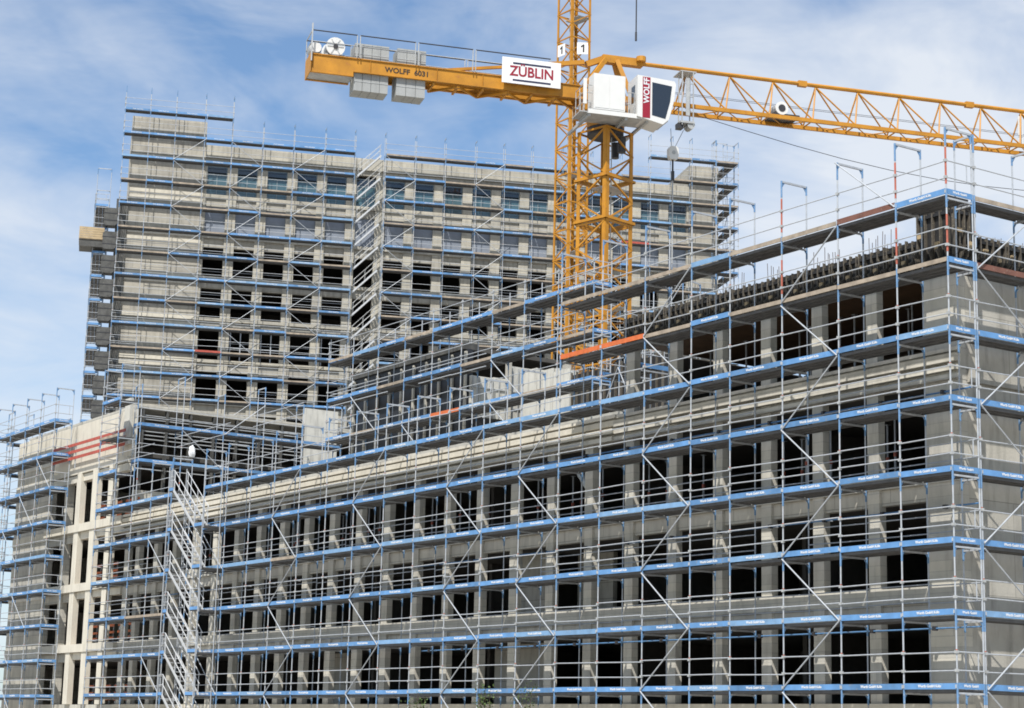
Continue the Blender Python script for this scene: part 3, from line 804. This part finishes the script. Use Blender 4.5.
def counter_jib(root, dz, u0, u1, full=True):
    for y in (-.62, .62):
        b = MB(); z0, z1 = 29.48 + dz, 30.43 + dz
        b.box(u0, u0 + 2.1, y - .012, y + .012, z0 + .04, z1 - .04, 'crane_yellow'); b.box(u0 + 2.1, u1, y - .012, y + .012, z0 + .28, z1 - .04, 'crane_yellow')
        b.box(u0, u1, y - .07, y + .07, z1 - .04, z1, 'crane_yellow'); b.box(u0, u0 + 2.1, y - .07, y + .07, z0, z0 + .04, 'crane_yellow'); b.box(u0 + 2.1, u1, y - .07, y + .07, z0 + .24, z0 + .28, 'crane_yellow')
        for k in range(6):
            u = u0 + .1 + k * (u1 - u0 - .2) / 5 + (.5 if k == 2 else 0); b.box(u - .01, u + .01, y - .06, y + .06, z0 + .28, z1 - .04, 'crane_yellow')
        obj('girder', b, root)
    b = MB(); b.box(u0 - .03, u0, -.75, .75, 29.48 + dz, 30.45 + dz, 'crane_yellow'); b.box(u0 + .02, u0 + 2.1, -.59, .59, 29.53 + dz, 29.6 + dz, 'crane_grey')
    obj('end_plate', b, root)
    b = MB(); u = u0 + 6.1; k = 0
    while u < u1 - 1.2:
        y = .6 if k % 2 else -.6
        b.bar((u, -y, 29.6 + dz), (u + 1.25, y, 29.6 + dz), .1, .1, 'crane_yellow'); b.bar((u, -.6, 29.62 + dz), (u, .6, 29.62 + dz), .1, .1, 'crane_yellow')
        u += 1.25; k += 1
    obj('floor_bracing', b, root)
    b = MB(); b.box(u0 + 2.2, u1, -.5, .5, 29.95 + dz, 29.99 + dz, 'crane_yellow'); obj('walkway', b, root)
AX = Vector((-37.09, 15.33, 0))
K = thing('tower_crane', 'yellow flat-top tower crane with white cab, name boards and a long jib reaching right', 'crane', AX, JA)
K.rotation_euler = (0, 0, JA)
mast(K, GROUND, 28.25, .98, R(-56.2 - 72.2 + 45 + 22), 1.2)
jib(K, 32.2, 30.04, 1.6, 52, 4.3, 2.42)
counter_jib(K, 0, -15.2, -.9)
# slewing unit and head frame
b = MB(); b.tube((0, 0, 28.1), (0, 0, 28.5), .92, 'crane_dark', 24); b.tube((0, 0, 28.5), (0, 0, 29.1), .95, 'crane_yellow', 24); b.box(-1.4, 1.4, -1.0, 1.0, 29.1, 29.5, 'crane_yellow')
for y in (-.5, .5): b.tube((.7, y, 27.2), (.7, y, 28.0), .2, 'crane_dark', 10)
obj('slewing_unit', b, K)
b = MB()
for y in (-.6, .6):
    b.bar((-1.6, y, 30.0), (-.1, y * .35, 32.15), .22, .22, 'crane_yellow'); b.bar((1.4, y, 29.6), (.5, y * .35, 32.15), .22, .22, 'crane_yellow')
    b.bar((-.9, y, 29.9), (1.6, y, 30.0), .24, .3, 'crane_yellow')
b.box(-.25, 1.9, -.2, .2, 32.0, 32.4, 'crane_yellow'); b.bar((-.2, 0, 32.2), (-1.1, 0, 31.8), .3, .3, 'crane_yellow')
b.bar((-1.2, 0, 31.9), (-4.2, 0, 31.35), .2, .22, 'crane_yellow'); b.bar((-4.2, 0, 31.35), (-9.0, .0, 30.5), .14, .14, 'crane_yellow')
for y in (-.3, .3): b.tube((1.75, y, 32.2), (1.75, y, 32.45), .25, 'crane_yellow', 10)
obj('head_frame', b, K)
# climbing collar
b = MB(); Q = Matrix.Rotation(R(-56.2 - 72.2 + 45 + 22), 4, 'Z')
for z, hh in ((25.75, .06), (23.6, .07)):
    for sx, sy in ((0, -1), (1, 0), (0, 1), (-1, 0)):
        c = Q @ Vector((sx * 1.02, sy * 1.02, z)); a = Q @ Vector((abs(sy) * 1.05 + .06 * abs(sx), abs(sx) * 1.05 + .06 * abs(sy), 0))
        ax = Q @ Vector((1, 0, 0)); ay = Q @ Vector((0, 1, 0))
        b.quadbox(c, ax * (1.1 if sx == 0 else .07), ay * (1.1 if sy == 0 else .07), (0, 0, hh), 'crane_yellow')
obj('climbing_collar', b, K)
# ballast
for u0, u1 in ((-13.05, -11.35), (-10.95, -9.5)):
    n = 4 if u0 < -12 else 3; w_ = (u1 - u0) / n
    for k in range(n):
        b = MB(); x0 = u0 + k * w_ + .01; x1 = u0 + (k + 1) * w_ - .01
        b.prism([(x0, -.52, 28.85), (x0, .52, 28.85), (x0, .52, 31.25), (x0, -.52, 31.25)], (x1 - x0, 0, 0), 'ballast_concrete')
        for zz in (29.3, 30.7): b.box(x0 - .006, x1 + .006, -.535, .535, zz, zz + .03, 'crane_grey')
        obj('ballast_slab', b, K)
# winch
b = MB(); b.tube((-14.0, -.45, 30.95), (-14.0, .45, 30.95), .42, 'crane_white', 18); b.tube((-14.0, -.5, 30.95), (-14.0, -.46, 30.95), .47, 'crane_white', 18)
for k in range(6): b.bar((-14.0, -.51, 30.95), (-14.0 + .4 * math.cos(k * 1.047), -.51, 30.95 + .4 * math.sin(k * 1.047)), .05, .02, 'crane_grey', (0, 1, 0))
b.tube((-14.0, -.3, 30.95), (-14.0, .3, 30.95), .44, 'crane_grey', 18); b.tube((-14.0, .46, 30.95), (-14.0, .5, 30.95), .52, 'crane_white', 18)
b.box(-14.5, -13.5, -.4, .4, 30.44, 30.6, 'crane_grey'); b.tube((-14.0, -.56, 30.95), (-14.0, -.5, 30.95), .12, 'crane_dark', 10)
obj('winch_drum', b, K)
b = MB(); b.tube((-14.95, -.35, 30.8), (-14.95, .3, 30.8), .30, 'crane_grey', 14); b.tube((-14.95, -.5, 30.8), (-14.95, -.36, 30.8), .27, 'crane_white', 14); b.box(-15.1, -14.7, -.3, .3, 30.44, 30.56, 'crane_dark'); obj('winch_motor', b, K)
# railings
b = MB()
for y in (-.78, .78):
    segs = ((-15.2, -13.0), (-12.85, -10.1), (-9.95, -7.2), (-7.05, -3.2))
    for a, c in segs:
        b.tube((a, y, 31.55), (c, y, 31.55), .032, 'crane_dark', 5); b.tube((a, y, 31.0), (c, y, 31.0), .022, 'crane_grey', 5)
        for u in (a, c): b.tube((u, y, 30.43), (u, y, 31.55), .028, 'crane_grey', 5)
for h in (31.0, 31.55): b.tube((-15.2, -.78, h), (-15.2, .78, h), .03, 'crane_grey', 5)
b.tube((-15.2, -.78, 30.0), (-15.2, -.78, 31.9), .04, 'crane_grey', 5)
obj('railing', b, K)
# name board and lettering
b = MB(); b.box(-5.75, -2.72, -.98, -.93, 30.0, 31.32, 'sign_white')
for u in (-5.2, -3.2): b.box(u - .04, u + .04, -.92, -.77, 30.1, 31.1, 'crane_grey')
sg = obj('name_board', b, K)
def lett(parent, body, size, loc, mat, res=4, sx=1.0, M=None, name='lettering', spacing=1.0):
    vs, fs = text_geo(body, size, res, 'CENTER', spacing); q = MB()
    q.raw(vs, fs, mat, Matrix.Translation(loc) @ FACE @ (M or Matrix.Identity(4)) @ Matrix.Diagonal((sx, 1, 1, 1)))
    return obj(name, q, parent)
lett(sg, 'ZÜBLIN', .72, (-4.22, -.988, 30.62), 'logo_red', sx=.92)
b = MB(); b.box(-5.2, -3.24, -.99, -.981, 31.0, 31.09, 'logo_navy'); b.box(-5.2, -3.24, -.99, -.981, 30.13, 30.22, 'logo_navy'); obj('bars', b, sg)
lett(K, 'WOLFF  6031', .36, (-10.45, -.641, 30.03), 'text_black', sx=1.05)
# service platform, cabinet, cab
b = MB(); b.box(-1.75, 2.4, -2.45, -1.0, 28.42, 28.55, 'crane_grey')
for u in (-1.7, .2, 1.3): b.box(u, u + .12, -2.4, 1.0, 28.28, 28.42, 'crane_grey')
b.box(-1.75, 2.4, -2.5, -2.451, 28.40, 28.62, 'crane_white'); obj('platform', b, K)
b = MB(); b.box(-1.42, .22, -2.3, -1.5, 28.72, 30.55, 'crane_white'); b.box(-1.36, -.62, -2.315, -2.301, 28.8, 30.47, 'crane_white'); b.box(-.58, .16, -2.315, -2.301, 28.8, 30.47, 'crane_white')
b.box(-1.3, -1.2, -2.2, -1.6, 28.551, 28.72, 'crane_grey'); b.box(0, .1, -2.2, -1.6, 28.551, 28.72, 'crane_grey'); obj('switch_cabinet', b, K)
cb = MB(); Yn, Yf_ = -2.6, -1.2
prof = [(.75, 28.5), (2.1, 28.2), (2.42, 28.5), (2.68, 29.5), (2.78, 30.35), (2.7, 30.5), (.75, 30.62)]
cb.prism([(u, Yn, z) for u, z in prof], (0, Yf_ - Yn, 0), 'crane_white'); cabo = obj('cab', cb, K)
b = MB(); b.prism([(1.52, Yn - .012, 28.62), (2.22, Yn - .012, 28.5), (2.46, Yn - .012, 29.4), (2.56, Yn - .012, 30.22), (1.52, Yn - .012, 30.32)], (0, .02, 0), 'cab_glass'); obj('side_window', b, cabo)
b = MB(); b.prism([(2.455, Yn + .12, 28.55), (2.455, Yf_ - .12, 28.55), (2.70, Yf_ - .12, 29.5), (2.70, Yn + .12, 29.5)], (.02, 0, 0), 'cab_glass')
b.prism([(2.70, Yn + .12, 29.5), (2.70, Yf_ - .12, 29.5), (2.795, Yf_ - .12, 30.3), (2.795, Yn + .12, 30.3)], (.02, 0, 0), 'cab_glass'); obj('front_window', b, cabo)
b = MB(); b.box(.735, .76, Yn + .35, Yf_ - .55, 29.35, 30.2, 'cab_glass'); obj('rear_window', b, cabo)
b = MB(); b.box(1.02, 1.42, Yn - .012, Yn + .002, 28.45, 30.55, 'logo_red'); obj('stripe', b, cabo)
lett(cabo, 'WOLFF', .42, (1.23, Yn - .02, 29.85), 'lettering_white', M=Matrix.Rotation(R(90), 4, 'Z'), sx=.95)
b = MB()
for u in (.35, .65):
    for y in (-2.42, -1.3): b.tube((u, y, 28.55), (u, y, 29.7), .02, 'crane_grey', 5)
for z in (29.1, 29.7): b.tube((.25, -2.42, z), (.7, -2.42, z), .02, 'crane_grey', 5)
for u in (-1.95, -1.7):
    for y in (-2.3, -1.7, -1.1): b.tube((u, y, 28.55), (u, y, 29.9), .022, 'crane_grey', 5)
for z in (29.0, 29.5, 29.9):
    b.tube((-1.95, -2.3, z), (-1.95, -1.1, z), .022, 'crane_grey', 5); b.tube((-1.95, -2.3, z), (-1.5, -2.3, z), .022, 'crane_grey', 5)
b.box(-1.98, -1.8, -2.38, -2.34, 28.9, 30.2, 'crane_white'); b.box(-2.1, -1.75, -2.3, -1.0, 28.5, 28.55, 'crane_grey'); obj('platform_railing', b, K)
# trolley, hook block and ropes
b = MB()
b.box(3.65, 4.5, -.98, .1, 31.72, 31.77, 'crane_grey')
for u in (3.75, 4.35):
    for y in (-.95, -.45): b.tube((u, y, 28.9), (u, y, 31.72), .035, 'crane_grey', 5)
for z in (29.6, 30.4, 31.1): b.tube((3.75, -.95, z), (4.35, -.95, z), .022, 'crane_grey', 5)
b.box(3.65, 4.42, -1.0, -.2, 29.0, 29.1, 'crane_grey'); b.box(3.55, 3.85, -.9, -.5, 28.72, 29.0, 'crane_dark'); b.tube((4.25, -.95, 28.92), (4.25, -.4, 28.92), .2, 'crane_grey', 12)
b.box(3.95, 4.15, -.97, -.93, 29.4, 31.4, 'crane_grey')
obj('trolley', b, K)
b = MB(); b.box(23.45, 23.7, -.06, -.02, 30.3, 31.9, 'crane_white'); obj('jib_plate', b, K)
b = MB(); b.tube((3.5, 0, 28.95), (3.55, 0, 27.95), .014, 'crane_dark', 4); b.tube((4.2, 0, 28.95), (3.72, 0, 27.95), .014, 'crane_dark', 4); obj('hoist_rope', b, K)
b = MB(); hx = 3.62
b.prism([(hx - .18, -.16, 27.3), (hx - .26, -.16, 27.48), (hx - .26, -.16, 27.85), (hx - .16, -.16, 27.98), (hx + .16, -.16, 27.98), (hx + .26, -.16, 27.85), (hx + .26, -.16, 27.48), (hx + .18, -.16, 27.3)], (0, .32, 0), 'crane_white')
b.tube((hx, -.18, 27.65), (hx, .18, 27.65), .1, 'crane_grey', 12); b.tube((hx, 0, 27.3), (hx, 0, 26.7), .05, 'crane_dark', 8); b.tube((hx, 0, 26.7), (hx, 0, 21.9), .035, 'crane_grey', 6)
b.box(hx - .07, hx + .07, -.07, .07, 26.2, 26.7, 'crane_dark'); obj('hook_block', b, K)
b = MB(); b.tube((9.4, -.5, 30.55), (9.4, .5, 30.55), .33, 'crane_grey', 14); b.tube((9.4, -.56, 30.55), (9.4, -.5, 30.55), .36, 'crane_white', 14); b.tube((9.4, -.58, 30.55), (9.4, -.56, 30.55), .2, 'crane_dark', 10); b.box(8.9, 10.4, -.55, .55, 30.12, 30.26, 'crane_dark'); obj('trolley_winch', b, K)
b = MB(); b.path([(5.0 + 27 * t, 0, 29.8 - 1.5 * t - 1.2 * math.sin(math.pi * t)) for t in [k / 10 for k in range(11)]], .018, 'crane_dark', 4); obj('power_cable', b, K)
# second crane behind
def pix_dir(x, y): return fw + rt2 * ((x - 512) / FPX) - up2 * ((y - 354) / FPX)
P2 = CAM + pix_dir(571, 200) * 140; P2.z = 0
K2 = thing('mast_crane', 'second yellow crane behind, only its slim lattice mast and hanging rope in view', 'crane', P2, JA)
mast(K2, GROUND, 66, .88, R(20), 1.05, leg=.17)
b = MB(); b.tube((0, 0, 66), (0, 0, 67.3), 1.0, 'crane_yellow', 20); b.box(-1.3, 1.5, -.8, .8, 67.3, 69.6, 'crane_yellow'); obj('slewing_unit', b, K2)
jib(K2, 70.0, 67.8, .6, 45, 3.0, 2.42); counter_jib(K2, 38, -15.2, -1.0)
b = MB(); b.box(-14, -11, -.5, .5, 66.5, 69, 'ballast_concrete'); obj('ballast_slab', b, K2)
b = MB(); b.tube((4.9, 0, 67.7), (4.9, 0, 50.6), .055, 'crane_dark', 5); b.tube((4.9, 0, 50.6), (4.9, 0, 49.9), .08, 'crane_dark', 6); obj('hoist_rope', b, K2)
num = thing('number_board', 'white board with the number 1 on the rear crane mast, facing forward', 'sign', P2, JA)
num.location = P2 + Vector((0, 0, 48.35)) + rt * .62 - Vector((fw.x, fw.y, 0)) * 1.0
num.rotation_euler = (0, 0, math.atan2(rt.y, rt.x))
b = MB(); b.box(-.40, .40, 0, .03, -.45, .45, 'sign_white'); obj('board', b, num)
b = MB(); b.prism([(.02, -.012, -.30), (.14, -.012, -.30), (.14, -.012, .30), (.05, -.012, .30), (-.14, -.012, .16), (-.10, -.012, .06), (.02, -.012, .14)], (0, .01, 0), 'text_black'); obj('numeral', b, num)
num2 = copy_tree(num); num2['label'] = 'white board with the number 1 half hidden behind a leg of the rear crane mast'
num2.location = num.location - rt * 1.55 + Vector((fw.x, fw.y, 0)) * .55; num2.rotation_euler = (0, 0, math.atan2(rt.y, rt.x) - R(50))
# ------------------------------------------------------------------ small things
def sack(seed, sx, sy, sz):
    import bmesh as bmm
    bm = bmm.new(); bmm.ops.create_icosphere(bm, subdivisions=3, radius=1); r_ = random.Random(seed)
    ph = [r_.uniform(0, 6) for _ in range(6)]
    for v in bm.verts:
        f = 1 + .13 * math.sin(5 * v.co.x + ph[0]) * math.sin(4 * v.co.z + ph[1]) + .1 * math.sin(7 * v.co.y + ph[2] + 3 * v.co.z)
        v.co = Vector((v.co.x * sx * f, v.co.y * sy * f, v.co.z * sz * f))
        if v.co.z < -sz * .75: v.co.z = -sz * .75
    me = bpy.data.meshes.new('white_sheet'); bm.to_mesh(me); bm.free(); me.materials.append(MATS['tarp_white'])
    return me
tag(obj('plastic_sheet', sack(1, .13, .2, .36), None, (-60.3, 4.3, 13.5)), 'crumpled white plastic sheet tied upright to the wing scaffold railing', 'plastic sheet')
tag(obj('plastic_sheet', sack(2, .3, .5, .16), None, (-60.8, 6.3, 12.83)), 'flat white plastic sheet lying on the wing scaffold deck', 'plastic sheet')
def shrub(x, y, h, seed, label):
    t = thing('shrub', label, 'shrub', (x, y, GROUND), 0, 'young shrubs at the foot of the front facade'); r_ = random.Random(seed)
    s = MB(); lf = MB()
    for k in range(7):
        tip = Vector((r_.uniform(-.5, .5), r_.uniform(-.4, .4), h * r_.uniform(.7, 1.0)))
        s.tube((r_.uniform(-.08, .08), r_.uniform(-.08, .08), 0), tip, .022, 'bark', 5, .006)
        for q in range(110):
            t_ = r_.uniform(.3, 1.02); p = tip * t_ + Vector((r_.gauss(0, .1), r_.gauss(0, .1), r_.gauss(0, .05)))
            a = Vector((r_.uniform(-1, 1), r_.uniform(-1, 1), r_.uniform(-.5, .8))).normalized(); c = a.cross(Vector((0, 0, 1))).normalized()
            l_ = r_.uniform(.07, .13); i = len(lf.v)
            lf.v += [tuple(p), tuple(p + a * l_ * .5 + c * l_ * .3), tuple(p + a * l_), tuple(p + a * l_ * .5 - c * l_ * .3)]; lf.f.append((i, i + 1, i + 2, i + 3)); lf.m.append('leaf')
    obj('stems', s, t); obj('foliage', lf, t)
def at_y(x, y, Y):
    d_ = pix_dir(x, y); t_ = (Y - CAM.y) / d_.y; return CAM + d_ * t_
for k, (px, py) in enumerate(((413, 690), (485, 680), (523, 684))):
    p = at_y(px, py, -3.0); shrub(p.x, -3.0, p.z - GROUND, k, ('low green shrub left of two others below the front scaffold', 'tallest thin green shrub in the middle below the front scaffold', 'bushy green shrub right of two others below the front scaffold')[k])
